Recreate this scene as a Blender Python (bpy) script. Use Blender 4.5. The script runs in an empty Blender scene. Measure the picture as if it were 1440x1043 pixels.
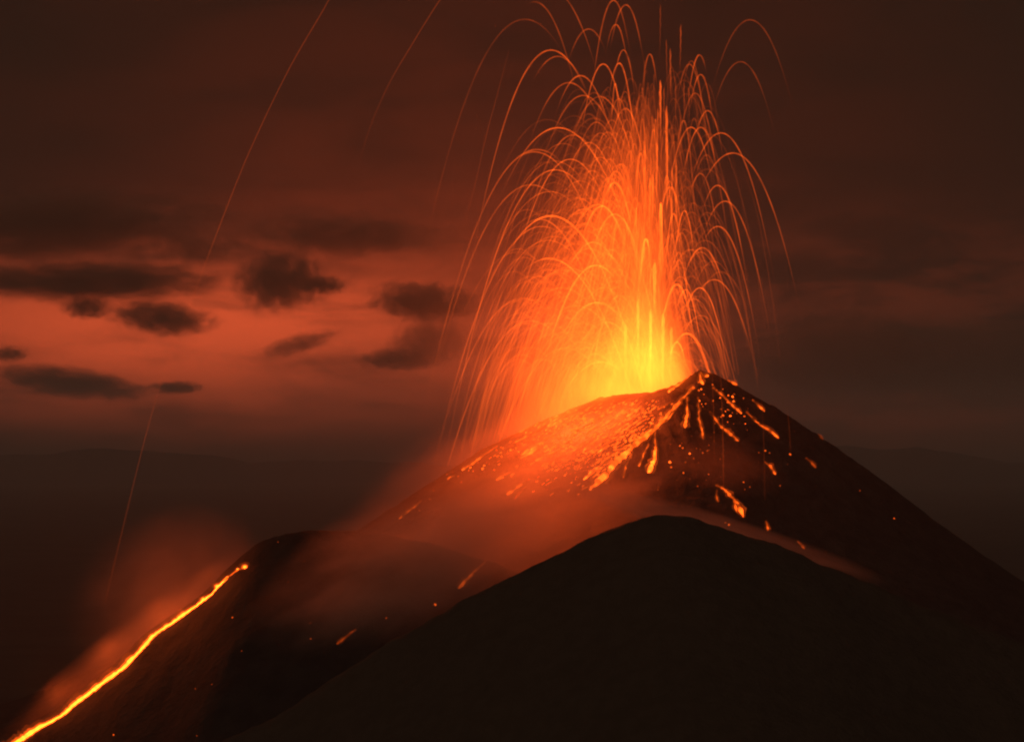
import bpy, bmesh, math, random
from mathutils import Vector, noise, Matrix
from mathutils.bvhtree import BVHTree

# ------------------------------------------------------------------ camera, sky, light, exposure
S = bpy.context.scene
COL = S.collection
random.seed(11)
LENS, SENS = 70.0, 36.0
CAM_Z, HORIZON = 45.0, 620.0          # 1 unit = 10 m; eye height over the plain
TANW = SENS / LENS / 1440.0           # metres per photo pixel per metre of distance

cam = bpy.data.cameras.new('camera')
cam.lens, cam.sensor_width = LENS, SENS
cam.clip_start, cam.clip_end = 0.5, 30000
cam.shift_y = (HORIZON - 521.5) / 1440.0
camo = bpy.data.objects.new('camera', cam)
COL.objects.link(camo)
camo.location = (0, 0, CAM_Z)
camo.rotation_euler = (math.pi / 2, 0, 0)
S.camera = camo

def pt(px, py, d):
    """the point of the place seen at photo pixel px, py when it stands d away"""
    return Vector(((px - 720) * TANW * d, d, CAM_Z + (HORIZON - py) * TANW * d))

S.render.engine = 'CYCLES'
c = S.cycles
c.use_denoising = True
c.max_bounces = 64
c.diffuse_bounces = 0
c.glossy_bounces = 0
c.transmission_bounces = 0
c.volume_bounces = 0
c.transparent_max_bounces = 96
c.sample_clamp_indirect = 1.0
c.filter_width = 2.1
c.volume_max_steps = 256
c.caustics_reflective = c.caustics_refractive = False
S.view_settings.view_transform = 'Standard'
S.view_settings.look = 'None'
S.view_settings.exposure = 0.0
S.view_settings.gamma = 1.0

# ---- a tiny expression layer over shader math nodes
class E:
    def __init__(self, nt, sock): self.nt, self.s = nt, sock
    def _op(self, op, *a):
        n = self.nt.nodes.new('ShaderNodeMath'); n.operation = op
        for i, v in enumerate((self,) + a):
            if isinstance(v, E): self.nt.links.new(v.s, n.inputs[i])
            else: n.inputs[i].default_value = v
        return E(self.nt, n.outputs[0])
    def __add__(self, o): return self._op('ADD', o)
    __radd__ = __add__
    def __sub__(self, o): return self._op('SUBTRACT', o)
    def __rsub__(self, o): return (self * -1.0) + o
    def __mul__(self, o): return self._op('MULTIPLY', o)
    __rmul__ = __mul__
    def __truediv__(self, o): return self._op('DIVIDE', o)
    def max(self, o): return self._op('MAXIMUM', o)
    def min(self, o): return self._op('MINIMUM', o)
    def pow(self, o): return self._op('POWER', o)
    def gauss(self): return (self * self * -1.0)._op('EXPONENT')

def E_map(e, a, b, lo=0.0, hi=1.0, smooth=True):
    n = e.nt.nodes.new('ShaderNodeMapRange')
    n.interpolation_type = 'SMOOTHSTEP' if smooth else 'LINEAR'
    e.nt.links.new(e.s, n.inputs['Value'])
    n.inputs['From Min'].default_value, n.inputs['From Max'].default_value = a, b
    n.inputs['To Min'].default_value, n.inputs['To Max'].default_value = lo, hi
    return E(e.nt, n.outputs['Result'])

def xyz(nt, kind):
    tc = nt.nodes.new('ShaderNodeTexCoord'); sp = nt.nodes.new('ShaderNodeSeparateXYZ')
    nt.links.new(tc.outputs[kind], sp.inputs[0])
    return [E(nt, sp.outputs[i]) for i in range(3)] + [tc.outputs[kind]]

def vec(nt, *e):
    n = nt.nodes.new('ShaderNodeCombineXYZ')
    for i, v in enumerate(e):
        if isinstance(v, E): nt.links.new(v.s, n.inputs[i])
        else: n.inputs[i].default_value = v
    return n.outputs[0]

def nz(nt, v, scale, detail=3.0, rough=0.5, dist=0.0):
    n = nt.nodes.new('ShaderNodeTexNoise')
    nt.links.new(v, n.inputs['Vector'])
    n.inputs['Scale'].default_value, n.inputs['Detail'].default_value = scale, detail
    n.inputs['Roughness'].default_value, n.inputs['Distortion'].default_value = rough, dist
    return E(nt, n.outputs[0])

def rgb_sum(nt, *terms):
    """sum of strength * colour terms, as a colour socket"""
    chans = []
    for i in range(3):
        t = None
        for s, colr in terms:
            v = s * colr[i] if isinstance(s, E) else s * colr[i]
            t = v if t is None else t + v
        chans.append(t)
    n = nt.nodes.new('ShaderNodeCombineColor')
    for i, v in enumerate(chans):
        if isinstance(v, E): nt.links.new(v.s, n.inputs[i])
        else: n.inputs[i].default_value = v
    return n.outputs[0]

# ---- the night sky: brown murk, with a bank of cloud glowing red low on one side
world = bpy.data.worlds.new('World'); S.world = world
world.use_nodes = True
nt = world.node_tree
bg = nt.nodes['Background']
X, Y, Z, g = xyz(nt, 'Generated')
U = X * 28.0; V = Z * 28.0                       # about one unit per hundred pixels of the long lens
front = E_map(Y, 0.2, 0.7)
wob = nz(nt, vec(nt, U * 0.22, V * 0.75, 0.0), 1.0, 4.0, 0.55, 0.6)
fine = nz(nt, vec(nt, U * 0.5, V * 1.9, 3.7), 1.0, 5.0, 0.6, 0.4)
glow = ((U + 4.6) / 4.4).gauss() * ((V - 1.58 + (wob - 0.5) * 1.2) / E_map(V, 1.3, 1.9, 1.12, 0.88)).gauss()
big = nz(nt, vec(nt, U * 0.16 + 3.1, V * 0.6, 9.0), 1.0, 5.0, 0.58, 0.8)
low = E_map(V, -.5, .8)
glow = glow * low * E_map(wob * 0.3 + fine * 0.3 + big * 0.4, 0.38, 0.57, 0.16, 1.0)
glow2 = ((U + 1.6) / 2.6).gauss() * ((V - 2.0) / 1.7).gauss() * E_map(fine, 0.3, 0.65, 0.5, 1.0)
mid = ((U + 0.8) / 5.2).gauss() * ((V - 3.4) / 4.2).gauss() * E_map(wob, 0.3, 0.65, 0.45, 1.0)
east = ((U - 5.4) / 2.6).gauss() * ((V - 0.2) / 0.75).gauss() * E_map(fine, 0.3, 0.62, 0.2, 1.0)
east2 = ((U - 4.8) / 3.2).gauss() * ((V - 2.1) / 0.9).gauss() * E_map(fine, 0.35, 0.62, 0.0, 1.0)
col = rgb_sum(nt, (E_map(V, -.4, 1.3, .12, 1.0), (0.0125, 0.0078, 0.0050)),
              (glow * front, (0.82, 0.095, 0.026)), (glow2 * low * front, (0.13, 0.0125, 0.003)),
              (mid * low * front, (0.052, 0.0048, 0.0008)), (east * low * front, (0.075, 0.008, 0.002)),
              (east2 * front, (0.060, 0.0075, 0.0022)))
nt.links.new(col, bg.inputs['Color'])
bg.inputs['Strength'].default_value = 1.0

# ---- the eruption's own light: the molten jets inside the crater
def jet_light(px, py, d, power, radius):
    l = bpy.data.lights.new('fountain_light', 'POINT')
    l.energy, l.color, l.shadow_soft_size = power, (1.0, 0.105, 0.014), radius
    o = bpy.data.objects.new('fountain_light', l); COL.objects.link(o)
    o.location = pt(px, py, d)
    return o
jet_light(893, 535, 239, 12000, 1.6)
jet_light(840, 450, 237, 9000, 3.0)
jet_light(800, 568, 227, 68000, 3.0)
jet_light(738, 664, 214.5, 12000, 4.0)          # the lava runs on the flank

# ---- faint warm fill lamp from behind the viewer, added to lift ridge and slopes
fill_sun = bpy.data.lights.new('fill_light', 'SUN')
fill_sun.energy, fill_sun.color, fill_sun.angle = 0.46, (1.0, .66, .46), math.radians(10)
fill_suno = bpy.data.objects.new('fill_light', fill_sun); COL.objects.link(fill_suno)
fill_suno.rotation_euler = (math.radians(52), 0, math.radians(-18))

# ------------------------------------------------------------------ helpers
def tag(o, label=None, cat=None, group=None, kind=None):
    for k, v in (('label', label), ('category', cat), ('group', group), ('kind', kind)):
        if v: o[k] = v
    return o

def link(name, me, mat=None, parent=None, loc=(0, 0, 0)):
    o = bpy.data.objects.new(name, me)
    COL.objects.link(o); o.location = loc
    if mat: me.materials.append(mat)
    if parent: o.parent = parent
    return o

def material(name):
    m = bpy.data.materials.new(name); m.use_nodes = True
    m.node_tree.nodes.clear()
    out = m.node_tree.nodes.new('ShaderNodeOutputMaterial')
    return m, m.node_tree, out

def rock(name, dark, light, scale, bump=0.6):
    m, nt, out = material(name)
    b = nt.nodes.new('ShaderNodeBsdfPrincipled')
    tc = nt.nodes.new('ShaderNodeTexCoord')
    a = nz(nt, tc.outputs['Object'], scale, 6.0, 0.62)
    r = nt.nodes.new('ShaderNodeMix'); r.data_type = 'RGBA'
    nt.links.new(E_map(a, 0.3, 0.7).s, r.inputs['Factor'])
    r.inputs['A'].default_value, r.inputs['B'].default_value = (*dark, 1), (*light, 1)
    nt.links.new(r.outputs['Result'], b.inputs['Base Color'])
    b.inputs['Roughness'].default_value = 0.95
    b.inputs['Specular IOR Level'].default_value = 0.1
    bp = nt.nodes.new('ShaderNodeBump'); bp.inputs['Strength'].default_value = bump
    bp.inputs['Distance'].default_value = 0.6
    nt.links.new(nz(nt, tc.outputs['Object'], scale * 2.2, 5.0, 0.65).s, bp.inputs['Height'])
    nt.links.new(bp.outputs[0], b.inputs['Normal'])
    nt.links.new(b.outputs[0], out.inputs['Surface'])
    return m

# molten rock: one colour, hotter parts give off more of it
def molten(name, clear, colr=(1.0, 0.105, 0.0065), fixed=None):
    m, nt, out = material(name)
    em = nt.nodes.new('ShaderNodeEmission'); em.inputs['Color'].default_value = (*colr, 1)
    if fixed is None:
        at = nt.nodes.new('ShaderNodeAttribute'); at.attribute_name = 'warmth'
        nt.links.new(at.outputs['Fac'], em.inputs['Strength'])
    else:
        em.inputs['Strength'].default_value = fixed
    if clear:
        tr = nt.nodes.new('ShaderNodeBsdfTransparent'); ad = nt.nodes.new('ShaderNodeAddShader')
        nt.links.new(em.outputs[0], ad.inputs[0]); nt.links.new(tr.outputs[0], ad.inputs[1])
        nt.links.new(ad.outputs[0], out.inputs['Surface'])
    else:
        nt.links.new(em.outputs[0], out.inputs['Surface'])
    m.cycles.emission_sampling = 'NONE'
    return m
M_ARC = molten('incandescent_trail', True)
M_LAVA = molten('molten_lava', False)
M_GLOW = molten('glow_shell', True)  # see-through emission shells that paint the glow round the molten cores

def tube_into(verts, faces, heat, pts, rad, hts, n=5):
    base = len(verts)
    for i, p in enumerate(pts):
        a = pts[max(i - 1, 0)]; b = pts[min(i + 1, len(pts) - 1)]
        t = (b - a).normalized()
        s = t.cross(Vector((0, 1, 0)))
        s = s.normalized() if s.length > 1e-4 else Vector((1, 0, 0))
        u = s.cross(t)
        for k in range(n):
            w = 2 * math.pi * k / n
            verts.append(p + (s * math.cos(w) + u * math.sin(w)) * rad[i]); heat.append(hts[i])
    for i in range(len(pts) - 1):
        for k in range(n):
            j = (k + 1) % n
            faces.append((base + i * n + k, base + i * n + j, base + (i + 1) * n + j, base + (i + 1) * n + k))
    faces.append(tuple(base + k for k in range(n)))
    e = base + (len(pts) - 1) * n
    faces.append(tuple(e + k for k in reversed(range(n))))

def mesh_of(name, verts, faces, heat=None, smooth=True):
    me = bpy.data.meshes.new(name)
    me.from_pydata([tuple(v) for v in verts], [], faces)
    if heat is not None:
        at = me.attributes.new('warmth', 'FLOAT', 'POINT')
        at.data.foreach_set('value', heat)
    if smooth:
        me.polygons.foreach_set('use_smooth', [True] * len(me.polygons))
    me.update()
    return me

def tube(name, pts, rad, hts, mat, n=5, parent=None):
    o0 = pts[len(pts) // 2].copy() if parent is None else Vector((0, 0, 0))
    v, f, h = [], [], []
    tube_into(v, f, h, [p - o0 for p in pts], rad, hts, n)
    return link(name, mesh_of(name, v, f, h), mat, parent, o0)

ONES = 'zeroth first second third fourth fifth sixth seventh eighth ninth tenth eleventh twelfth thirteenth fourteenth fifteenth sixteenth seventeenth eighteenth nineteenth'.split()
TENS = {20: 'twenty', 30: 'thirty', 40: 'forty', 50: 'fifty', 60: 'sixty', 70: 'seventy', 80: 'eighty', 90: 'ninety'}
TENTH = {20: 'twentieth', 30: 'thirtieth', 40: 'fortieth', 50: 'fiftieth', 60: 'sixtieth', 70: 'seventieth', 80: 'eightieth', 90: 'ninetieth'}
def ordinal(n):
    if n < 20: return ONES[n]
    if n >= 100: return 'hundred-and-' + ordinal(n - 100) if n > 100 else 'hundredth'
    return TENTH[n] if n % 10 == 0 else TENS[n // 10 * 10] + '-' + ONES[n % 10]

def lerp_table(tab, x):
    if x <= tab[0][0]: return tab[0][1]
    for (a, b), (c_, d) in zip(tab, tab[1:]):
        if x <= c_: return b + (d - b) * (x - a) / (c_ - a)
    (a, b), (c_, d) = tab[-2], tab[-1]
    return d + (d - b) / (c_ - a) * (x - c_)

def smooth_table(tab, x, w):
    return sum(lerp_table(tab, x + w * t) for t in (-1, -.5, 0, .5, 1)) / 5

# ------------------------------------------------------------------ the land
D0 = 240.0
K = TANW * D0                                        # one photo pixel at the crater's distance
CX, CY = pt(905, 0, D0).x, D0
RIM = [(0, 520), (40, 540), (90, 560), (135, 562), (180, 559), (225, 557), (270, 553), (300, 545), (325, 531), (345, 522), (360, 520)]
RAD = [(0, 80), (60, 66), (180, 60), (270, 58), (360, 80)]
DROP_E = [(0, 0), (25, 8), (55, 24), (115, 59), (175, 99), (245, 149), (315, 204), (400, 266), (500, 330), (700, 430), (1100, 560)]
DROP_W = [(0, 0), (50, 21), (110, 48), (155, 68), (205, 97), (255, 131), (325, 178), (445, 252), (600, 330), (800, 420), (1100, 520)]

def cone_z(x, y):
    dx, dy = (x - CX) / K, (y - CY) / K
    r = math.hypot(dx, dy)
    th = math.degrees(math.atan2(dy, dx)) % 360
    R = smooth_table(RAD, th, 12) if 12 < th < 348 else lerp_table(RAD, th)
    top = smooth_table(RIM, th, 7) if 7 < th < 353 else 520.4
    if r < R:
        t = 1 - r / R
        drop = 46 * (1 - (1 - t) ** 2)
    else:
        e = 0.5 + 0.5 * math.cos(math.radians(th))
        drop = lerp_table(DROP_E, r - R) * e + lerp_table(DROP_W, r - R) * (1 - e)
        d = r - R
        a = math.radians(th)
        gul = noise.fractal(Vector((math.cos(a) * 4.2, math.sin(a) * 4.2, d * 0.0022)), 0.7, 2.1, 4)
        gul2 = noise.fractal(Vector((math.cos(a) * 13, math.sin(a) * 13, d * 0.006 + 5)), 0.8, 2.1, 3)
        amp = min(d / 80, 1.0) * (1.0 - 0.45 * e)
        drop += gul * 7 * amp + gul2 * 2.6 * amp
    z = top + drop
    z += noise.fractal(Vector((dx * 0.05, dy * 0.05, 1.3)), 0.65, 2.1, 5) * 1.9
    return CAM_Z + (HORIZON - z) * K

def build_cone():
    na, rs = 300, []
    r = 0.0
    while r < 1000:
        rs.append(r); r += 2.2 if r < 130 else (3.2 if r < 330 else 10)
    v = [Vector((CX, CY, cone_z(CX + 0.01, CY)))]; f = []
    for r in rs[1:]:
        for k in range(na):
            a = 2 * math.pi * k / na
            x, y = CX + r * K * math.cos(a), CY + r * K * math.sin(a)
            v.append(Vector((x, y, cone_z(x, y))))
    for k in range(na): f.append((0, 1 + k, 1 + (k + 1) % na))
    for i in range(len(rs) - 2):
        for k in range(na):
            a, b = 1 + i * na + k, 1 + i * na + (k + 1) % na
            f.append((a, a + na, b + na, b))
    return v, f

M_CONE = rock('basalt_scoria', (0.011, 0.009, 0.008), (0.028, 0.022, 0.019), 0.55)
cv, cf = build_cone()
cone = tag(link('volcano', mesh_of('volcano', cv, cf), M_CONE), kind='structure',
           label='steep dark cinder cone with breached glowing crater')
BV_CONE = BVHTree.FromPolygons([tuple(p) for p in cv], cf)

def ridge(name, crest, d, slope_f, slope_b, xr, yr, nx, ny, rough, mat, label, curve=0.0, round_=1.2):
    k = TANW * d
    def h(px, dy):
        z = smooth_table(crest, px, 14)
        s = slope_f if dy < 0 else slope_b
        drop = s * (math.sqrt(dy * dy + round_ * round_) - round_)
        zz = CAM_Z + (HORIZON - z) * k - drop
        q = Vector((px * k * 0.35, dy * 0.35, 7.7 + d))
        return zz + (noise.fractal(q, 0.75, 2.1, 5) * rough
                     + noise.fractal(Vector((px * k * 0.06, dy * 0.05, d)), 0.9, 2.0, 3) * rough * 4.0 * min(1.0, abs(dy) / 8))
    v, f = [], []
    for j in range(ny + 1):
        t = j / ny * 2 - 1
        dy = (abs(t) ** 1.9) * (yr[0] if t < 0 else yr[1]) * (-1 if t < 0 else 1)
        for i in range(nx + 1):
            px = xr[0] + (xr[1] - xr[0]) * i / nx
            yy = d + dy + curve * ((px - 900) / 500) ** 2
            v.append(Vector(((px - 720) * k, yy, h(px, dy))))
    for j in range(ny):
        for i in range(nx):
            a = j * (nx + 1) + i
            f.append((a, a + 1, a + nx + 2, a + nx + 1))
    o = tag(link(name, mesh_of(name, v, f), mat), kind='structure', label=label)
    return BVHTree.FromPolygons([tuple(p) for p in v], f)

M_HILL = rock('dark_ash_slope', (0.010, 0.008, 0.007), (0.021, 0.017, 0.015), 0.5)
CREST_W = [(-300, 1250), (-60, 1090), (20, 1034), (90, 986), (165, 930), (205, 890), (225, 876), (285, 835), (320, 800), (336, 784), (350, 772), (372, 759),
           (410, 749), (470, 744), (540, 750), (620, 768), (720, 800), (850, 850), (1000, 920), (1200, 1000)]
BV_HILL = ridge('hill', CREST_W, 205, 0.52, 0.5, (-280, 1150), (62, 40), 300, 90, 0.22, M_HILL,
                'dark ash shoulder of the volcano with lava running down its edge')
CREST_F = [(-400, 1330), (0, 1170), (250, 1070), (400, 1003), (470, 951), (560, 896), (640, 851), (720, 809), (800, 771), (850, 746), (895, 730), (935, 724.5),
           (970, 728), (1010, 739), (1080, 762), (1150, 789), (1210, 815), (1300, 852), (1440, 905), (1800, 1040), (2200, 1200)]
M_RIDGE = rock('near_cinder_slope', (0.042, 0.031, 0.022), (0.054, 0.041, 0.030), 0.9, .5)
BV_RIDGE = ridge('hill', CREST_F, 150, 0.55, 0.5, (-350, 1900), (60, 34), 420, 90, 0.21, M_RIDGE,
                 'near smooth dark cinder hill rising before the volcano')

# the plain below, out to the horizon
gv, gf, gn, gr = [], [], 60, 3000.0
for j in range(gn + 1):
    for i in range(gn + 1):
        a, b = (i / gn * 2 - 1), (j / gn * 2 - 1)
        x, y = math.copysign(abs(a) ** 2, a) * gr, math.copysign(abs(b) ** 2, b) * gr
        gv.append(Vector((x, y, noise.fractal(Vector((x * 0.01, y * 0.01, 2)), 0.9, 2, 4) * 1.5)))
for j in range(gn):
    for i in range(gn):
        a = j * (gn + 1) + i
        gf.append((a, a + 1, a + gn + 2, a + gn + 1))
tag(link('ground', mesh_of('ground', gv, gf), rock('dark_plain', (0.012, 0.012, 0.010), (0.03, 0.028, 0.022), 0.05)), kind='structure')

# low far hills along the horizon
hv, hf = [], []
for i in range(241):
    a = math.radians(-60 + 120 * i / 240)
    for j, (rr_, hh_) in enumerate(((2150, 0), (2400, 1), (2700, 0))):
        t = 26 + 22 * noise.fractal(Vector((i * .06, 4.4, 0)), .8, 2.1, 5)
        hv.append(Vector((rr_ * math.sin(a), rr_ * math.cos(a), max(2, t) * hh_ - 2)))
for i in range(240):
    for j in range(2):
        q = i * 3 + j
        hf.append((q, q + 3, q + 4, q + 1))
tag(link('hills', mesh_of('hills', hv, hf), M_HILL), kind='structure')

EYE = Vector((0, 0, CAM_Z))
def land(px, py, lift=0.06, which=(BV_CONE,)):
    """the spot of ground seen at that pixel (nearest of the given slopes)"""
    d = (pt(px, py, 1.0) - EYE).normalized()
    best = None
    for b in which:
        loc, no, i, dist = b.ray_cast(EYE, d)
        if loc is not None and (best is None or dist < best[1]):
            if no.dot(d) > 0: no = -no
            best = (loc + no * lift, dist, no)
    return best

# ------------------------------------------------------------------ lava arcs thrown from the vent
VX, VY = 915.0, 545.0
def P(px, py, dep=0.0):
    p = pt(px, py, D0); p.y += dep
    return p

RIGHT_W, LEFT_W = 'clear', 'smoky'
arcs = []      # ax, ay, halfwidth per sqrt(px), s0, s1, heat, radius px, depth at apex (units)
def arc(ax, ay, heat=0.5, left=None, right=None, hw=None, r=1.0, dep=None):
    """left / right: how many pixels below its peak each leg can be followed"""
    H = max(VY - ay, 12)
    if hw is None: hw = max(-8.2, (ax - VX) / math.sqrt(H))
    else: hw = hw / 10.0                                  # half width at a drop of 100 px
    if dep is None: dep = random.gauss(0, 0.035) * (VY - ay) * K
    if hw < -2 and ax < 880: dep = -abs(random.gauss(.035, .03)) * (VY - ay) * K      # the smoky side falls towards us
    out = 1 if hw >= 0 else -1
    lo, hi = -math.sqrt(left if out > 0 else right), math.sqrt(right if out > 0 else left)
    arcs.append([ax, ay, hw, lo, hi, heat, r, dep, H])

T = arc   # the arcs one can follow in the photograph
T(775, 75, .50, 320, 70); T(848, 92, .55, 130, 130); T(870, 92, .55, 60, 140); T(816, 112, .42, 60, 90)
T(785, 180, .66, 120, 520, hw=-82); T(752, 216, .4, 60, 470, hw=-80); T(802, 227, .5, 200, 70); T(781, 240, .55, 420, 60); T(864, 258, .95, 60, 90, r=1.4); T(847, 290, .9, 70, 70, r=1.3)
T(1014, 187, .42, 90, 220); T(972, 179, .42, 110, 100, hw=34); T(985, 180, .42, 90, 80, hw=30); T(995, 156, .36, 40, 70, hw=27)
T(1031, 215, .42, 70, 240); T(1010, 260, .45, 40, 160, hw=36); T(987, 102, .33, 60, 90, hw=22); T(984, 77, .38, 60, 25, hw=20)
T(1050, 35, .13, 110, 150, hw=52); T(1043, 85, .15, 90, 110, hw=48); T(912, 81, .30, 60, 60, hw=14); T(880, 8, .3, 70, 100, hw=28); T(861, 7, .3, 130, 90, hw=26)
T(866, 35, .30, 40, 60, hw=22); T(827, 44, .22, 50, 40, hw=42); T(877, 70, .32, 40, 80, hw=20); T(787, 69, .26, 40, 60, hw=60); T(739, 34, .11, 400, 60)
T(752, 6, .22, 5, 130, hw=-52); T(775, -10, .24, 20, 120, hw=-60); T(690, -30, .0, 10, 10)
T(775, 305, .95, 90, 410, hw=-83, r=1.3); T(772, 365, .9, 30, 330, hw=-85, r=1.2); T(838, 374, 1.2, 160, 22, r=1.4, hw=-62); T(834, 342, .7, 90, 50)
T(864, 303, .9, 90, 90, hw=-44, r=1.2); T(840, 290, .7, 60, 80, hw=-55); T(1010, 318, .45, 30, 190, hw=44); T(1020, 283, .38, 60, 210, hw=46)
T(987, 349, .55, 40, 110, hw=40); T(1005, 393, .42, 30, 140, hw=52); T(952, 400, 1.3, 80, 90, hw=28, r=1.3); T(965, 407, .8, 40, 110, hw=24); T(984, 405, .7, 60, 160, hw=36)
T(966, 469, 1.1, 30, 85, hw=42, r=1.4); T(952, 481, 1.4, 30, 40, hw=22, r=1.3); T(838, 426, .8, 60, 10, hw=-68); T(845, 509, .9, 50, 20, hw=-80)
T(908, 337, 1.7, 70, 40, hw=10, r=1.5); T(947, 301, .75, 90, 60, hw=13); T(963, 296, .6, 110, 120, hw=17); T(930, 285, .9, 60, 160, hw=4)
T(759, 310, .5, 30, 400, hw=-72); T(747, 262, .3, 300, 40); T(735, 420, .35, 200, 20); T(790, 405, .45, 220, 40)
T(756, 215, .3, 440, 40); T(762, 320, .4, 380, 20); T(806, 190, .3, 180, 70); T(828, 205, .35, 120, 90)
T(843, 140, .32, 120, 110, hw=-50); T(820, 135, .33, 90, 110, hw=-58); T(800, 120, .3, 100, 60, hw=-60); T(880, 150, .4, 120, 110, hw=-30)
# the two long faint flights out over the shoulder, far from the fountain
def long_arc(px, heat):
    a, b, c3 = px
    # parabola px = f(py): fitted through three seen points, symmetric throw about its peak
    return None
rnd = random.Random(5)
while len(arcs) < 262:
    t = rnd.random()
    if t < .60:       # the broad smoky-side fan
        ay = 110 + 400 * rnd.random() ** 0.85
        ax = VX - abs(rnd.gauss(0, 1)) * (42 + 50 * min(1, (ay - 60) / 260)) - 8
        ax = max(ax, 728)
        l = rnd.uniform(80, 430) * (1 if rnd.random() < .65 else .5); r_ = rnd.uniform(25, 110)
        heat = rnd.uniform(.10, .42)
        hw = None
    elif t < .82:     # narrow caps on the clear side
        ay = 60 + 430 * rnd.random() ** 0.8
        ax = VX + 20 + abs(rnd.gauss(0, 1)) * 45
        if ax > 1035: continue
        l, r_ = rnd.uniform(20, 90), rnd.uniform(60, 230)
        heat = rnd.uniform(.07, .30) * (1.3 if ax < 990 else 0.8)
        hw = rnd.uniform(.5, 1.0) * (ax - VX) / math.sqrt(VY - ay) * 10
    else:             # near-upright throws in the middle
        ay = 90 + 380 * rnd.random()
        ax = rnd.gauss(905, 26)
        l, r_ = rnd.uniform(40, 160), rnd.uniform(40, 160)
        heat = rnd.uniform(.2, .55)
        hw = rnd.uniform(.35, 1) * (ax - VX) / math.sqrt(max(VY - ay, 20)) * 10 + rnd.choice((-6, 6))
    if ay > 500: continue
    if ax > VX: hw = min(hw, 5.0 * 10)
    heat *= 0.58 + 0.6 * max(0, (ay - 100)) / 400
    arc(ax, ay, heat, l, r_, hw, r=rnd.uniform(.6, 1.2))

def arc_geo(a):
    ax, ay, hw, lo, hi, heat, r, dep, H = a
    pts, rad, hts = [], [], []
    n = max(14, int((hi - lo) * 1.9))
    sq = math.sqrt(H)
    jit = random.Random(int(ax * 31 + ay * 17))
    ph = jit.uniform(0, 9)
    for i in range(n + 1):
        s = lo + (hi - lo) * i / n
        px, py = ax + hw * s, ay + s * s
        p = P(px, py, dep * (1 + s / sq))
        if s > 0 and py > 545 and p.z < cone_z(p.x, p.y) + 0.05:
            break
        up, dn = i / n, 1 - i / n
        e = min(1.0, up / .22, dn / .30)
        e = e * e * (3 - 2 * e)
        fl = max(.25, 0.85 + 0.6 * noise.noise(Vector((s * 0.55, ph, 0))) + .25 * noise.noise(Vector((s * 2.1, ph, 4))))
        hh = 1.35 * heat * (0.62 + 0.38 * math.exp(-(s / 7.0) ** 2)) * (0.04 + 0.96 * e) * fl
        pts.append(p); rad.append(1.12 * r * K * (0.5 + 0.4 * e) * (1 + .3 * noise.noise(Vector((s * .7, ph, 8))))); hts.append(hh * 0.5)
    return pts, rad, hts

lookup = {}
arcs = [a for a in arcs if a[5] > 0.01]
for a in arcs:
    side = LEFT_W if a[0] < 905 else RIGHT_W
    f = (545 - a[1]) / 540
    band = max(1, min(20, round(f * 20)))
    lookup.setdefault((side, band), []).append(a)
NUMS = 'zero one two three four five six seven eight nine ten eleven twelve thirteen fourteen fifteen sixteen seventeen eighteen nineteen twenty'.split()
for (side, band), v in lookup.items():
    v.sort(key=lambda a: abs(a[0] - 905))
    for i, a in enumerate(v):
        pts, rad, hts = arc_geo(a)
        if len(pts) < 4: continue
        o = tube('lava_arc', pts, rad, hts, M_ARC)
        look = ('bright' if a[5] > .5 else 'faint' if a[5] < .22 else 'orange') + ' ' + ('broad' if abs(a[2]) > 4.5 else 'slender')
        place = 'at fountain top' if band == 20 else (NUMS[band] + '-twentieths up' if band > 1 else 'one-twentieth up')
        nth = 'nearest the jets' if i == 0 else ordinal(i + 1) + ' out from jets'
        tag(o, f'{look} lava arc peaking {place}, {side} side of fountain, {nth}', 'lava arc', 'lava arcs thrown out of the fountain')

# long faint flights of single bombs, landing far down the slopes
def flight(name_label, px_pts, heats, r=1.0, d=D0):
    # smooth a curve through the seen points
    P4 = [Vector((x, y, 0)) for x, y in px_pts]
    pts, hts = [], []
    for i in range(len(P4) - 1):
        a, b, c4, d4 = P4[max(i - 1, 0)], P4[i], P4[i + 1], P4[min(i + 2, len(P4) - 1)]
        for q in range(10):
            t = q / 10
            v = 0.5 * ((2 * b) + (c4 - a) * t + (2 * a - 5 * b + 4 * c4 - d4) * t * t + (3 * b - a - 3 * c4 + d4) * t ** 3)
            pts.append(pt(v.x, v.y, d - 0.03 * (v.y))); hts.append((heats[i] * (1 - t) + heats[i + 1] * t) * .5)
    rad = [r * K * 0.8] * len(pts)
    o = tube('lava_arc', pts, rad, hts, M_ARC)
    return tag(o, name_label, 'lava arc', 'lava arcs thrown out of the fountain')
flight('lone faint lava arc falling far from the fountain across red clouds to the shoulder',
       [(480, -35), (457, 10), (405, 100), (350, 215), (308, 320), (272, 415), (232, 520), (203, 620), (172, 745), (146, 855)],
       [.12, .15, .15, .13, .15, .06, .055, .085, .07, .045], .8, 236)
flight('short faint lava arc high over the clouds beside the long lone one',
       [(640, -30), (612, 10), (575, 70), (546, 120), (520, 180), (505, 230)], [.15, .17, .13, .09, .05, .01], .8, 238)
flight('very faint lava arc falling straight onto the far edge of the dark slope',
       [(1040, 225), (1062, 290), (1078, 370), (1090, 450), (1098, 520)], [.0, .06, .07, .05, .02], .8, 232)
flight('faint lava arc dropping past the mist above the shoulder hill',
       [(716, 70), (700, 130), (684, 190), (668, 260), (650, 330)], [.02, .08, .10, .06, .01], .8, 232)

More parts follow.
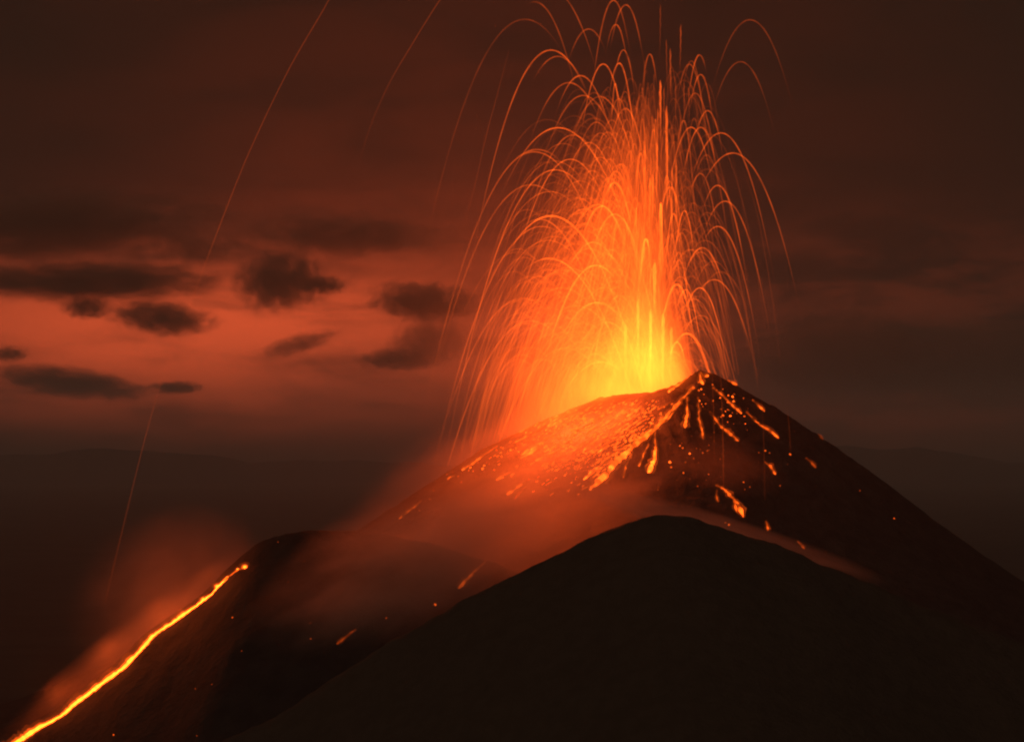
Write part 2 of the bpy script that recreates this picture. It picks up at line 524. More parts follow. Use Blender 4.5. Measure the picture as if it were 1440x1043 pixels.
for x0, y0, y1, h_, lb in ((1017, 520, 695, .11, 'faint straight fall of lava in front of the crescent on the dark slope'), (1004, 500, 650, .06, 'very faint straight fall of lava beside the dark gully'),
                           (1075, 560, 705, .05, 'barely visible straight fall of lava over the hooked run'), (1111, 575, 642, .05, 'barely visible short fall of lava ending at the lone round rock')):
    flight(lb, [(x0 - 4, y0), (x0 - 1.5, y0 + (y1 - y0) * .35), (x0, y0 + (y1 - y0) * .7), (x0 + .5, y1)], [.02, h_, h_, h_ * .4], .8, 222)

# upright jets of molten rock
jets = [(929, 112, 205, 1.0, 1.5), (937, 150, 300, .95, 1.8), (957, 35, 105, .34, 1.0), (943, 67, 150, .36, 1.1), (936, 58, 130, .2, .9), (929, 5, 85, .16, .9),
        (930, 283, 420, 1.6, 2.2), (921, 368, 450, 2.2, 2.6), (916, 434, 540, 2.6, 2.2), (914, 250, 340, 1.1, 1.4), (924, 200, 300, .7, 1.3), (950, 225, 330, .55, 1.3),
        (945, 235, 360, .6, 1.2), (906, 205, 300, .5, 1.2), (935, 120, 190, .3, 1.0), (950, 118, 200, .22, .9), (962, 115, 190, .22, .9), (969, 120, 180, .2, .9),
        (958, 160, 240, .2, .9), (940, 200, 300, .5, 1.1), (933, 440, 540, 2.2, 2.4), (898, 420, 530, 1.8, 2.0), (943, 460, 530, 1.6, 2.0), (880, 455, 540, 1.5, 2.4),
        (926, 150, 240, .5, 1.1), (918, 245, 330, .8, 1.2)]
jets.sort(key=lambda j: j[1])
for i, (x, y0, y1, h, r) in enumerate(jets):
    pts, rad, hts = [], [], []
    n = 22; bend = random.uniform(-2, 2); dep = random.uniform(-1.5, 1.5)
    for q in range(n + 1):
        t = q / n
        e = min(1, t / .10 + .35) * (1 - t ** 1.6)
        pts.append(P(x + bend * t * t + 0.3 * math.sin(q * 1.7 + i), y0 + (y1 - y0) * t, dep))
        rad.append(r * K * (.35 + .65 * min(1, t / .08)) * (1 - .35 * t)); hts.append(h * e * .5 * (0.75 + 0.4 * random.random()))
    o = tube('lava_jet', pts, rad, hts, M_ARC, 6)
    tag(o, ('thick yellow' if r > 1.7 else 'thin faint' if h < .4 else 'orange') + f' upright lava jet in the fountain, {ordinal(i + 1)} highest tip of the jets', 'lava jet', 'upright lava jets over the crater')

# the countless finer strands that fill the fountain
v, f, h = [], [], []
rs = random.Random(23)
made = 0
while made < 1500:
    ay = 95 + 455 * rs.random() ** .62
    if rs.random() < .76:
        ax = VX - abs(rs.gauss(0, 1)) * (36 + 62 * min(1, (ay - 90) / 300)) + 6
    else:
        ax = VX + abs(rs.gauss(0, 1)) * 36
    if ax < 722 or ax > 1000 or ay > 515: continue
    H = VY - ay
    hw = min(4.6, max(-6.0, (ax - VX + rs.gauss(0, 18)) / math.sqrt(max(H, 25))))
    out = 1 if hw > 0 else -1
    a = [ax, ay, hw, -math.sqrt(rs.uniform(10, 90)), math.sqrt(rs.uniform(40, 420)), rs.uniform(.015, .10) * (1 + 1.1 * max(0, ay - 200) / 300), rs.uniform(.7, 1.15), rs.gauss(0, .06) * H * K, max(H, 12)]
    p, r, hh = arc_geo(a)
    if len(p) < 5: continue
    tube_into(v, f, h, p[::2] if len(p) > 9 else p, r[::2] if len(p) > 9 else r, hh[::2] if len(p) > 9 else hh, 4)
    made += 1
tag(link('lava_rain', mesh_of('lava_rain', v, f, h), M_ARC), 'countless fine orange strands of molten rock filling the fountain', 'lava', None, 'stuff')

# ------------------------------------------------------------------ lava streaks, tongues and glowing rocks on the slopes
def surf_path(px_pts, which, lift, step=6.0):
    pts = []
    for (a, b), (c_, d) in zip(px_pts, px_pts[1:]):
        L = math.hypot(c_ - a, d - b); n = max(1, int(L / step))
        for q in range(n):
            t = q / n
            pts.append((a + (c_ - a) * t, b + (d - b) * t))
    pts.append(px_pts[-1])
    res = []
    for x, y in pts:
        hit = land(x, y, lift, which)
        if hit: res.append(hit[0])
    return res

def streak(name, label, cat, group, px_pts, width, heat, which=(BV_CONE,), wob=0.35, parts=False, tail=0.35):
    """a lumpy glowing run of lava lying on the ground, hottest at its lower front"""
    pts = surf_path(px_pts, which, 0.10, 3.0)
    if len(pts) < 3:
        return None
    k = (pts[0] - EYE).length * TANW
    rr = random.Random(int(px_pts[0][0] * 7 + px_pts[0][1]))
    n = len(pts)
    rad, hts = [], []
    for i, p in enumerate(pts):
        t = i / (n - 1)
        e = (.42 + .58 * t) * (.75 + .5 * noise.noise(Vector((i * .35, width, heat))) + .1) * min(1, (1 - t) / .08 + .4)
        lump = 1 + wob * (rr.random() * 2 - 1)
        rad.append(max(.38, width * .42 * e * lump) * k)
        hts.append(1.7 * heat * (tail * .6 + (1 - tail * .6) * t) * (0.35 + 1.3 * rr.random() ** 1.5) * max(.12, .75 + 1.5 * noise.noise(Vector((i * .33, px_pts[0][0], 3)))))
    pts = [p + Vector((rr.uniform(-.3, .3) * k * width * .35, 0, rr.uniform(-.3, .3) * k * width * .35)) for p in pts]
    root = None
    o0 = pts[n // 2].copy()
    root = bpy.data.objects.new(name, None); COL.objects.link(root); root.location = o0
    root.empty_display_size = 0.5
    tag(root, label, cat, group)
    v, f, h = [], [], []
    tube_into(v, f, h, [p - o0 for p in pts], rad, hts, 6)
    link('molten_core', mesh_of('molten_core', v, f, h), M_LAVA, root)
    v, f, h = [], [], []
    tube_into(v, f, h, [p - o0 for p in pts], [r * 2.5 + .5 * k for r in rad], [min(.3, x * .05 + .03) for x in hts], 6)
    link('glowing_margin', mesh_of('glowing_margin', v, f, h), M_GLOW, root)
    return root

G_ST = 'lava runs on the slopes of the cone'
st = lambda label, pts, w, h, **k: streak('lava_run', label, 'lava run', G_ST, pts, w, h, **k)
st('broad bright lava tongue running from the crater lip to a pointed tip over mist', [(975, 546), (958, 562), (943, 580), (925, 600), (905, 618), (880, 638), (862, 655), (848, 672), (830, 689)], 11, 2.6, tail=.5)
st('thin bright lava run hugging the upper side of the broad tongue', [(962, 560), (940, 590), (915, 606), (890, 624)], 4.5, 1.6)
st('lava spilling over the crater lip just under the peak', [(966, 533), (952, 543), (940, 552)], 5, 2.6)
st('upright bright lava run straight below the peak', [(966, 560), (966, 580), (963, 602)], 5.5, 2.6)
st('thin upright lava run beside the bright one below the peak', [(982, 560), (983, 590), (989, 618)], 4, 1.3)
st('short fat yellow lava blob on the dark gully below the broad tongue', [(922, 630), (920, 646), (911, 665)], 9, 5.0, tail=.6)
st('thin orange lava run beside the fat yellow blob', [(912, 625), (905, 640), (899, 656)], 4, 1.2)
st('faint stubby lava run nearest the broad tongue underside', [(887, 643), (880, 656), (876, 672)], 4, .8)
st('upper thin red thread hanging above the fat yellow blob', [(922, 598), (921, 615), (922, 630)], 3, .9)
st('forked lava drip pair highest on the peak', [(985, 525), (990, 531), (996, 529)], 5, 2.6)
st('bright lava drip just under the forked pair on the peak', [(984, 527), (985, 535), (988, 541)], 4.5, 2.8)
st('highest lava run on the dark skyline past the peak', [(1022, 535), (1033, 541), (1043, 545)], 4, 1.1)
st('long dotted lava run slanting down from the peak', [(1003, 546), (1015, 556), (1026, 567), (1042, 582)], 4, 1.3)
st('short comet-like lava run just under the dark skyline', [(1058, 563), (1066, 571), (1075, 579)], 4.5, 1.4)
st('long curved comet-like lava run on the middle of the dark slope', [(1050, 580), (1068, 598), (1083, 606), (1095, 617)], 4, 1.5)
st('plump lava run below the dotted one on the dark slope', [(998, 580), (1015, 602), (1026, 610), (1038, 621)], 5, 1.1)
st('hooked lava run low on the dark slope', [(1075, 650), (1083, 656), (1090, 668)], 5, 1.3)
st('dull faded lava run far out on the dark slope', [(1133, 645), (1140, 650), (1146, 658)], 4, .35)
st('dim faded lava run close under the far dark skyline', [(1150, 611), (1156, 618)], 4, .18)
st('crescent of lava on the lower dark slope with hanging drips', [(1006, 683), (1018, 688), (1028, 699), (1037, 708), (1045, 727)], 6.5, 1.6, wob=.6)
st('hanging drip at the tail of the crescent', [(1031, 700), (1034, 712), (1036, 721)], 4.5, 1.2)
st('faint side drip of the crescent', [(1008, 690), (1007, 697), (1010, 706)], 3.5, .7)
st('small lone lava run low above the near hill crest', [(1077, 734), (1079, 741), (1079, 747)], 5, 1.0)
st('tiny dim lava run lowest above the near hill crest', [(1121, 762), (1127, 767), (1131, 773)], 4, .5)
st('skyline lava run highest on the smoky shoulder', [(735, 601), (715, 612), (694, 620)], 4, .9)
st('long lava run slanting below the smoky skyline', [(700, 628), (682, 640), (665, 653), (650, 662)], 4, 1.1)
st('short bright lava run under the long one on the smoky flank', [(718, 665), (708, 669), (698, 676)], 4.5, 1.5)
st('upper of the paired lava runs entering the mist', [(742, 677), (728, 686), (712, 697)], 5, 1.6)
st('lower of the paired lava runs entering the mist', [(741, 687), (732, 693), (723, 703)], 4.5, 1.0)
st('faint long lava run far down the smoky flank skyline', [(594, 704), (580, 716), (562, 730)], 4, .45)
st('short lava run near the foot of the falling arcs', [(643, 652), (636, 655), (632, 660)], 4, 1.0)
st('short dull lava run below that at the foot of the falling arcs', [(640, 669), (633, 672), (630, 675)], 3.5, .6)
st('tiny dim lava run farthest down the smoky flank', [(532, 752), (520, 761)], 3, .35)
st('short lava run by the smoky edge of the glowing curtain', [(760, 628), (752, 634), (742, 640)], 5, 1.6)
st('faint broad lava run glowing through the mist beside the near hill', [(690, 784), (675, 797), (660, 811), (645, 828)], 6, .55, which=(BV_CONE, BV_HILL))
st('thin dim lava run at the foot of the mist', [(500, 886), (488, 895), (474, 906)], 3.5, .3, which=(BV_CONE, BV_HILL))
# the crowd of parallel runs between the broad tongue and the glowing curtain
rr = random.Random(77)
extra = []
while len(extra) < 58:
    x, y = rr.uniform(745, 955), rr.uniform(562, 690)
    edge = 975 - (y - 546) * 1.02                    # stay on the smoky side of the broad tongue
    if x > edge - 6 or y < 556 + (905 - x) * .02 or y > 640 + (x - 745) * .22: continue
    L = rr.uniform(7, 30)
    extra.append((y, x, L))
extra.sort()
for i, (y, x, L) in enumerate(extra):
    sl = rr.uniform(.52, .8)
    wv = rr.uniform(2.4, 4.2); hv = rr.choice((.9, 1.2, 1.6, 2.2)) * (1.15 if x > 840 else .8)
    st(f'slanting lava run above the broad tongue, {ordinal(i + 1)} highest of its parallels', [(x, y), (x - L * .5, y + L * .5 * sl), (x - L, y + L * sl)], wv, hv)

# glowing rocks: a few shapes, many copies
rock_mats = [molten('hot_rock', False, fixed=3.0), molten('warm_rock', False, fixed=1.2), molten('cooling_rock', False, fixed=.4)]
rock_src = []
for mi, m in enumerate(rock_mats):
    for sidx in range(2):
        bm = bmesh.new(); bmesh.ops.create_icosphere(bm, subdivisions=2, radius=1.0)
        for vv in bm.verts:
            vv.co *= 1 + .35 * noise.noise(vv.co * 1.3 + Vector((sidx * 9, mi * 5, 1)))
        me = bpy.data.meshes.new('glowing_rock'); bm.to_mesh(me); bm.free()
        me.polygons.foreach_set('use_smooth', [True] * len(me.polygons)); me.materials.append(m)
        rock_src.append(bpy.data.objects.new('glowing_rock', me))
used = set()
def glowing_rock(px, py, size, level, label, which=(BV_CONE,), group='glowing rocks scattered on the slopes', tall=1.0):
    hit = land(px, py, 0.02, which)
    if not hit: return
    i = level * 2 + random.randrange(2)
    o = rock_src[i] if i not in used else rock_src[i].copy()
    used.add(i); COL.objects.link(o)
    k = hit[1] * TANW
    o.location = hit[0]
    o.scale = (size * k * random.uniform(.75, 1.2), size * k, size * k * tall * random.uniform(.75, 1.25))
    o.rotation_euler = (random.uniform(-.4, .4), random.uniform(-.5, .5), random.uniform(0, 6))
    tag(o, label, 'glowing rock', group)

W = (BV_CONE, BV_HILL)
for px, py, s, lv, lab in [
    (942, 650, 3.6, 0, 'bright glowing rock beside the fat yellow lava blob'), (944, 657, 3.0, 1, 'orange glowing rock touching the bright one beside the fat yellow blob'),
    (960, 630, 2.4, 1, 'glowing rock midway down the dark gully below the peak'), (956, 627, 2.2, 1, 'smaller glowing rock touching the one midway down the dark gully'),
    (970, 638, 2.6, 0, 'upper bright glowing rock of the dark gully pair'), (961, 665, 2.6, 1, 'lowest orange glowing rock in the dark gully'),
    (964, 650, 2, 2, 'dull glowing rock between the gully pair'), (995, 634, 2.4, 2, 'dull glowing rock at the edge of the dark gully'),
    (1027, 585, 3.0, 0, 'round bright glowing rock alone under the dotted lava run'), (1076, 634, 2.6, 1, 'glowing rock above the hooked lava run'),
    (1082, 637, 2.2, 2, 'dull glowing rock next to the one above the hooked run'), (1111, 639, 2.8, 1, 'lone round glowing rock out on the dark slope'),
    (1257, 729, 2.4, 1, 'lone glowing rock farthest out near the dark skyline foot'), (1209, 690, 1.8, 2, 'dull speck of glowing rock high on the far dark slope'),
    (1025, 738, 2.8, 1, 'glowing rock lying low above the near hill crest'), (1020, 735, 2.0, 2, 'dull rock next to the glowing one above the near hill crest'),
    (612, 850, 3.2, 1, 'lone bright rock glowing through mist just above the near hill'), (543, 869, 2.2, 2, 'dull oblong rock in the mist above the near hill'),
    (552, 904, 2.0, 2, 'glowing speck right on the near hill edge'), (590, 718, 2.4, 2, 'dull rock below the falling arcs foot'),
    (605, 702, 2.4, 2, 'dull rock at the foot of the falling arcs'), (670, 734, 1.8, 2, 'faint rock alone in the red mist'),
    (610, 690, 2.6, 2, 'dull oblong rock where the falling arcs land'), (695, 661, 2.4, 1, 'glowing rock on the dark smoky flank'),
    (680, 658, 1.8, 1, 'small glowing rock beside the long run on the smoky flank'), (740, 609, 3.0, 0, 'bright glowing rock on the smoky skyline beside the curtain'),
    (327, 868, 1.8, 1, 'upper pale speck on the dark shoulder below the lava river'), (340, 915, 1.4, 2, 'faint speck midway on the dark shoulder'),
    (298, 962, 1.6, 2, 'upper of two close specks low on the dark shoulder'), (275, 968, 1.5, 2, 'lower of two close specks low on the dark shoulder'),
    (160, 1033, 1.9, 1, 'speck lowest on the dark shoulder near the lava river'), (277, 1034, 1.4, 2, 'speck at the very foot of the dark shoulder'),
    (428, 789, 1.4, 2, 'tiny speck near the rounded shoulder top'), (391, 762, 1.3, 2, 'tiny speck on the rounded shoulder top'),
    (436, 876, 1.5, 2, 'upper speck where mist meets the shoulder'), (437, 898, 1.6, 2, 'lower speck where mist meets the shoulder'),
    (405, 818, 1.2, 2, 'tiny speck below the rounded shoulder top')]:
    glowing_rock(px, py, s * .55, lv, lab, W)
rr = random.Random(3)
spots = []
def zone(n, test, box, sizes, levels, label):
    got = []
    while len(got) < n:
        x, y = rr.uniform(box[0], box[1]), rr.uniform(box[2], box[3])
        if test(x, y): got.append((y, x))
    got.sort()
    for i, (y, x) in enumerate(got):
        glowing_rock(x, y, (sizes[0] * .8 + (sizes[1] * 1.15 - sizes[0] * .8) * rr.random() ** 1.9) * .55, rr.choice(levels), label + f', {ordinal(i + 1)} highest of them', W, tall=rr.choice((1, 1, 1.6)))
zone(64, lambda x, y: x < 975 - (y - 546) * 1.02 and y < 650 + (x - 745) * .2 and y > 566 + max(0, 850 - x) * .25, (745, 960, 560, 690), (1.5, 3.2), (0, 0, 1, 1), 'small glowing rock among runs above the broad tongue')
zone(34, lambda x, y: y > 533 + (x - 985) * .42 and y < 575 + (x - 985) * .55, (978, 1058, 528, 600), (1.3, 2.8), (0, 1, 1, 2), 'small glowing rock strewn just below the peak')
zone(26, lambda x, y: y > 618 + (735 - x) * .45 and y < 650 + (735 - x) * .36, (625, 740, 610, 690), (1.3, 2.6), (0, 1, 2, 2), 'small glowing rock on the dark smoky flank')
zone(22, lambda x, y: y > 600, (925, 1000, 600, 690), (1.2, 2.0), (1, 2, 2), 'dull little rock in the dark gully below the peak')
zone(14, lambda x, y: y > 560 + (x - 1000) * .62, (1000, 1110, 570, 690), (1.1, 1.9), (2, 2, 1), 'tiny dull rock on the dark slope below the dotted run')

# fine embers in their thousands between them: one mass
v, f, h = [], [], []
rr = random.Random(91)
n = 0
while n < 900:
    x, y = rr.gauss(850, 70), rr.gauss(615, 34)
    if not (690 < x < 975 - (y - 546) * .98 and y > 562 + max(0, 845 - x) * .36 and y < 700): continue
    hit = land(x, y, .03)
    if not hit: continue
    k = hit[1] * TANW; L = rr.uniform(1, 5)
    a = hit[0]; b_ = land(x - L, y + L * .65, .03)
    if not b_: continue
    tube_into(v, f, h, [a, (a + b_[0]) / 2, b_[0]], [.4 * k, rr.uniform(.6, 1.15) * k, .4 * k], [rr.uniform(.5, 2.6)] * 3, 4)
    n += 1
tag(link('ember_dust', mesh_of('ember_dust', v, f, h), M_LAVA), 'mass of fine embers on the glowing crater flank', 'embers', None, 'stuff')

# ------------------------------------------------------------------ the lava river on the shoulder
RIV = [(322, 811, 2.2), (313, 820, 2.4), (305, 828, 2.2), (298, 836, 1.6), (285, 846, 2.4), (277, 852, 3.2), (262, 863, 3.6), (250, 871, 4.2), (240, 878, 4), (226, 887, 3.6), (214, 896, 4), (206, 906, 5.6),
       (198, 915, 4.6), (188, 926, 4.6), (176, 938, 5), (160, 950, 4.8), (142, 963, 5.2), (126, 975, 5.6), (110, 987, 5), (96, 999, 5.2), (88, 1006, 3.4), (76, 1013, 3.6), (60, 1021, 5.2), (45, 1030, 6.4), (28, 1042, 7), (5, 1058, 7), (-40, 1090, 7)]
river = bpy.data.objects.new('lava_river', None); COL.objects.link(river)
r0 = land(206, 906, 0, (BV_HILL,))[0]; river.location = r0
tag(river, 'long bright yellow lava river pouring down the edge of the dark shoulder', 'lava river')
pts, rad = [], []
rr = random.Random(8)
for (a, b, w0), (c_, d, w1) in zip(RIV, RIV[1:]):
    n = max(1, int(math.hypot(c_ - a, d - b) / 2.5))
    for q in range(n):
        t = q / n
        hit = land(a + (c_ - a) * t + rr.uniform(-.5, .5), b + (d - b) * t + rr.uniform(-.5, .5), .08, (BV_HILL,))
        if hit:
            pts.append(hit[0]); rad.append((w0 + (w1 - w0) * t) * .5 * hit[1] * TANW * rr.uniform(.75, 1.25) * (1 + .55 * noise.noise(Vector((len(pts) * .14, 2, 5)))))
for nm, sc, ht, mt, wob in (('molten_core', 1.0, 9.0, M_LAVA, .3), ('glowing_margin', 2.0, .42, M_GLOW, .4), ('painted_halo', 3.6, .055, M_GLOW, .3)):  # widest shell: halo of light round the river, painted as faint emission
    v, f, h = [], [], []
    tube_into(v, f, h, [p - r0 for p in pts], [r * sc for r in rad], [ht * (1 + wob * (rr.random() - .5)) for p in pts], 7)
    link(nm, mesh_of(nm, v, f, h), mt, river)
for px, py, s, lab in ((345, 798, 4.6, 'topmost round lava outbreak where the river begins on the shoulder'), (335, 801, 2.6, 'small lava bead just below the topmost outbreak'),
                       (306, 825, 4.2, 'oblong lava outbreak a little down the river head'), (287, 843, 3.8, 'round lava outbreak joining the main river')):
    hit = land(px, py, .1, (BV_HILL,))
    root = bpy.data.objects.new('lava_outbreak', None); COL.objects.link(root); root.location = hit[0]
    tag(root, lab, 'lava outbreak', 'lava outbreaks at the head of the river')
    k = hit[1] * TANW
    for nm, sc, ht, mt in (('molten_core', 1, 7.0, M_LAVA), ('glowing_margin', 1.9, .32, M_GLOW), ('painted_halo', 3.2, .05, M_GLOW)):  # the outer shell paints each outbreak's halo of light
        bm = bmesh.new(); bmesh.ops.create_icosphere(bm, subdivisions=2, radius=s * .5 * k * sc)
        for vv in bm.verts:
            vv.co *= 1 + .3 * noise.noise(vv.co * 3 + Vector((px, py, 0)))
            vv.co.x *= 1.15
        me = bpy.data.meshes.new(nm); bm.to_mesh(me); bm.free()
        at = me.attributes.new('warmth', 'FLOAT', 'POINT'); at.data.foreach_set('value', [ht] * len(me.vertices))
        me.polygons.foreach_set('use_smooth', [True] * len(me.polygons))
        link(nm, me, mt, root)
# thread of lava joining the outbreaks
streak('lava_run', 'thin lava thread joining the topmost outbreaks of the river', 'lava run', None, [(343, 799), (334, 803), (328, 807), (322, 812), (314, 819)], 2.6, 1.6, which=(BV_HILL,), tail=.9)
# the river lights its own smoke
for px, py, pw in ((300, 826, 420), (230, 880, 520), (165, 940, 420), (90, 995, 380)):
    hit = land(px, py, 2.0, (BV_HILL,))
    l = bpy.data.lights.new('river_light', 'POINT'); l.energy, l.color, l.shadow_soft_size = pw * 4, (1.0, .13, .02), .8
    o = bpy.data.objects.new('river_light', l); COL.objects.link(o); o.location = hit[0] + Vector((0, -.5, 1.0))

# ------------------------------------------------------------------ incandescent spray of the fountain (gives off its own light)
def hull(name, mat, loc, half, rot=0.0, seg=24):
    bm = bmesh.new(); bmesh.ops.create_icosphere(bm, subdivisions=3, radius=1.0)
    me = bpy.data.meshes.new(name); bm.to_mesh(me); bm.free()
    o = link(name, me, mat, None, loc)
    o.scale = half; o.rotation_euler = (0, rot, 0)
    return o

m, nt, out = material('incandescent_spray')
tc = nt.nodes.new('ShaderNodeTexCoord')
mp = nt.nodes.new('ShaderNodeMapping'); mp.vector_type = 'POINT'
nt.links.new(tc.outputs['Object'], mp.inputs['Vector'])
HX, HY, HZ = 2.75, 1.7, 3.35                       # half size of the cloud, in hundreds of pixels
OX, OZ = -0.85, 1.55                               # its centre from the vent
mp.inputs['Scale'].default_value = (HX, HY, HZ)
mp.inputs['Location'].default_value = (OX, 0, OZ)
sp = nt.nodes.new('ShaderNodeSeparateXYZ'); nt.links.new(mp.outputs[0], sp.inputs[0])
x, y, z = [E(nt, sp.outputs[i]) for i in range(3)]
thr = nz(nt, vec(nt, x * 5.0 + z * 0.55, y * 5.0, z * 0.55), 1.0, 3.0, .6)      # upright threads
puf = nz(nt, vec(nt, x * 2.2, y * 2.2, z * 1.8), 1.0, 3.0, .55)
tex = E_map(thr * .55 + puf * .45, .36, .64, .3, 1.7, False)
# yellow heart
wx = (z * -0.26 + 0.60).max(.14)
e1 = ((x - (z * .08 - .08)) / wx).gauss() * (y / .5).gauss() * ((z - .04) / 0.72).gauss() * 1.7 * E_map(x, .42, .75, 1, .12)
e1b = ((x - 0.02) / .16).gauss() * (y / .3).gauss() * ((z - .8) / 1.1).gauss() * .10
# orange body leaning to the smoky side
x0 = E_map(z, 0.0, 3.6, -.62, -.16, False)
wl = E_map(z, 0.0, 3.8, 1.0, .55, False)
rgt = E_map(x + z * 0.07, .42, .86, 1, 0)
e2 = ((x - x0) / wl).gauss() * (y / .8).gauss() * E_map(z, 1.2, 4.2, 1, 0) * rgt * .095
# glowing curtain of falling spray on the slope
e3 = ((x + 1.15 - z * .1) / .48).gauss() * ((y + .75) / .55).gauss() * ((z + .02) / .85).gauss() * .13
e3c = ((x + 1.75 - z * .25) / .62).gauss() * ((y + .6) / .55).gauss() * ((z - .1) / 1.1).gauss() * .022
e3b = ((x + .75 + (z + .55) * .9) / 1.0).gauss() * (y + 0.4).gauss() * ((z + .5 - (x + .2) * .38) / .38).gauss() * .085  # flank glow: emission painted in for light scattered by dust
em = nt.nodes.new('ShaderNodeEmission')
tot = (e1.min(.47) * E_map(puf, .32, .68, .55, 1.4, False) + e1b + (e2 + e3 + e3b + e3c) * tex)
r2 = E(nt, tc.outputs['Object'])
ln = nt.nodes.new('ShaderNodeVectorMath'); ln.operation = 'LENGTH'; nt.links.new(tc.outputs['Object'], ln.inputs[0])
fade = E_map(E(nt, ln.outputs['Value']), .8, .99, 1, 0)
nt.links.new((tot * fade).s, em.inputs['Strength'])
em.inputs['Color'].default_value = (1, .095, .0058, 1)
nt.links.new(em.outputs[0], out.inputs['Volume'])
m.cycles.volume_step_rate = .5
o = hull('lava_spray', m, P(905 + OX * 100, 545 - OZ * 100), (HX * 100 * K, HY * 100 * K, HZ * 100 * K))
tag(o, 'glowing orange and yellow spray of the lava fountain above the crater', 'lava fountain', None, 'stuff')

# ------------------------------------------------------------------ smoke, dark clouds and haze
def smoke_mat(name, dens, colr, seed, soft=1.0, lo=.38, hi=.62, scale=1.6, stretch=(1, 1, 1), step=1.0, floor=.0, edge=.22):
    m, nt, out = material(name)
    x, y, z, g = xyz(nt, 'Object')
    r2 = x * x + y * y + z * z
    body = (1.0 - r2).max(0.0).pow(soft)
    nn = nz(nt, vec(nt, x * stretch[0] + seed, y * stretch[1] + seed * .7, z * stretch[2]), scale, 4.0, .6, .3)
    d = body * E_map(nn + (body - .5) * edge, lo, hi, floor, 1.0) * dens
    p = nt.nodes.new('ShaderNodeVolumePrincipled')
    p.inputs['Color'].default_value = (*colr, 1)
    p.inputs['Anisotropy'].default_value = 0.0
    nt.links.new(d.s, p.inputs['Density'])
    nt.links.new(p.outputs[0], out.inputs['Volume'])
    m.cycles.volume_step_rate = step
    return m

def smoke(label, px, py, d, rx, ry, rd, rot, dens, seed, **k):
    kk = TANW * d
    o = hull('smoke', smoke_mat('smoke', dens, k.pop('colr', (.86, .66, .55)), seed, **k), pt(px, py, d), (rx * kk, rd, ry * kk), math.radians(rot))
    return tag(o, label, 'smoke', None, 'stuff')
smoke('red lit mist pooled between the cone and the near hill', 700, 742, 203, 300, 105, 9, -20, .13, 1.0, floor=.2, lo=.40, hi=.62, scale=2.3)
smoke('glowing dust on the crater flank under the curtain', 770, 640, 217, 190, 95, 9, -24, .026, 2.0, floor=.25)
smoke('thin red dust hiding the smoky skyline of the cone', 630, 668, 226, 170, 70, 7, -31, .020, 9.0, floor=.2)
smoke('orange lit dust hanging on the lip of the crater', 880, 600, 226, 95, 50, 6, -30, .030, 10.0, floor=.3)
smoke('thin red mist along the near hill crest', 1015, 748, 172, 250, 26, 5, 17, .16, 3.0, floor=.4)
smoke('dim mist trailing down over the shoulder', 590, 795, 188, 280, 120, 9, -24, .12, 4.0, floor=.2, lo=.40, hi=.62, scale=2.2)
smoke('red smoke rising behind the lava river', 235, 840, 214, 160, 125, 8, -38, .05, 5.0, floor=.25)
smoke('thin gas added for the glow over the lava river', 185, 915, 203, 260, 45, 3, -37.5, .06, 8.0, floor=.3)  # gas sheath added to catch the river's light as a halo
smoke('dim gas drifting off the fountain', 700, 440, 262, 230, 330, 16, 8, .012, 6.0, floor=.35, soft=1.4)
smoke('faint gas on the dark slope', 1010, 650, 206, 110, 45, 5, 14, .02, 7.0, floor=.2)

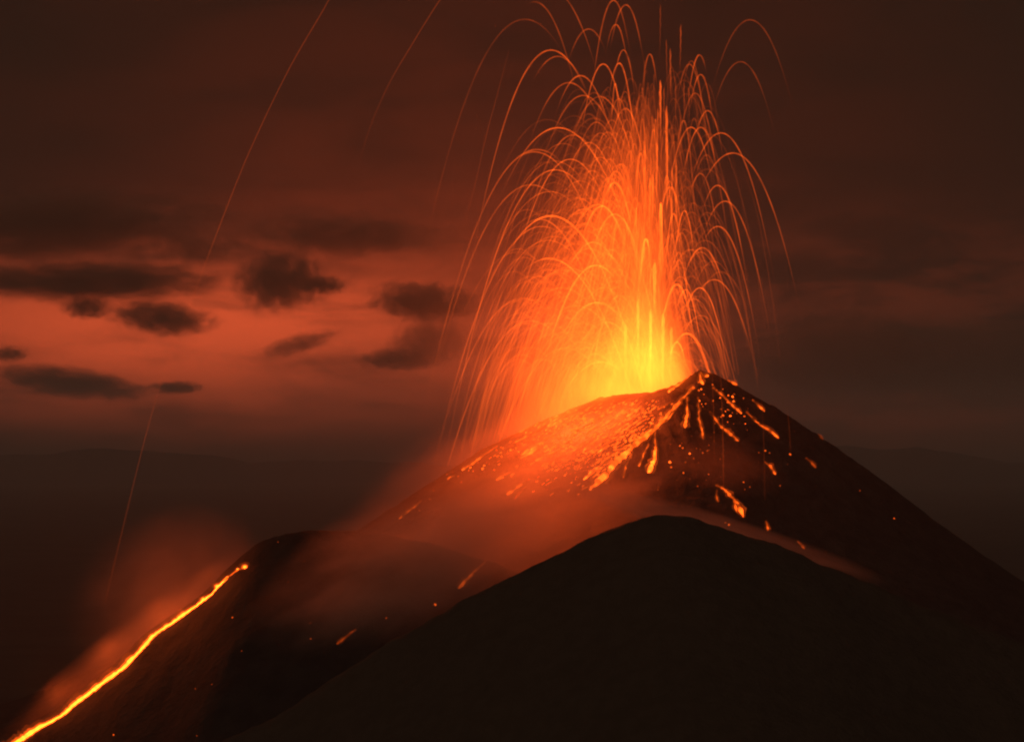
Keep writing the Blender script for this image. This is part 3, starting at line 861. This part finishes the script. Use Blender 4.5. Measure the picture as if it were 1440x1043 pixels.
def cloud(label, px, py, rx, ry, dens, seed, rot=0.0):
    d = 3700.0; kk = TANW * d
    m = smoke_mat('cloud', .72 * dens / (ry * kk), (.50, .32, .25), seed * 3.7, soft=1.0, lo=.36, hi=.68, scale=2.2, stretch=(2.4, 1.2, 1.1), step=.6, floor=.0, edge=.36)
    o = hull('cloud', m, pt(px, py, d), (rx * kk * 1.4, ry * kk * 1.8, ry * kk * 1.6), math.radians(rot))
    tag(o, label, 'cloud', 'dark clouds before the red sky')
cloud('longest dark cloud streak across the red sky', 125, 396, 180, 25, 2.6, 1)
cloud('small round dark cloud under the longest streak', 122, 432, 34, 14, 2.0, 2)
cloud('dark cloud with a ragged tail under the longest streak', 228, 447, 72, 20, 2.4, 3, 6)
cloud('blocky tall dark cloud in the middle of the red sky', 392, 397, 62, 34, 2.4, 4)
cloud('small tail of dark cloud beside the blocky one', 455, 401, 30, 11, 1.8, 5)
cloud('dark cloud nearest the falling arcs', 597, 424, 72, 22, 2.6, 6, 3)
cloud('puffy dark cloud below the one nearest the arcs', 600, 482, 55, 30, 1.3, 7, -14)
cloud('low tapering dark cloud under the puffy one', 556, 506, 52, 13, 1.8, 8)
cloud('thin wispy dark cloud low in mid sky', 420, 484, 55, 12, 1.1, 9, -14)
cloud('long low dark cloud under the brightest red sky', 100, 538, 105, 18, 2.4, 10, 7)
cloud('short low dark cloud past the end of the long low one', 247, 545, 36, 8, 2.0, 11)
cloud('small dark cloud scrap over the long low one', 12, 498, 26, 9, 1.5, 12)
cloud('faint dark cloud veil over the longest streak', 275, 350, 75, 20, .8, 13)
cloud('bulky dark cloud bank past the steep slope', 1190, 508, 150, 58, 2.2, 14)
cloud('broad dark cloud bank above the red sky, highest of the clouds', 60, 318, 240, 40, 1.8, 18, -3)
cloud('ragged dark cloud between the broad bank and the fountain', 480, 330, 150, 28, 1.1, 19)
cloud('distant dark cloud bank beyond the bulky one', 1400, 515, 170, 52, 2.0, 15)

# the night air: one even haze round everything but sky and clouds
m, nt, out = material('haze')
p = nt.nodes.new('ShaderNodeVolumePrincipled')
p.inputs['Color'].default_value = (.80, .74, .70, 1)
p.inputs['Density'].default_value = .00036
nt.links.new(p.outputs[0], out.inputs['Volume'])
bm = bmesh.new(); bmesh.ops.create_cube(bm, size=1.0)
me = bpy.data.meshes.new('haze'); bm.to_mesh(me); bm.free()
o = link('haze', me, m, None, (0, 0, 58.0)); o.scale = (6200, 6200, 130)
tag(o, 'thin night haze', 'haze', None, 'stuff')
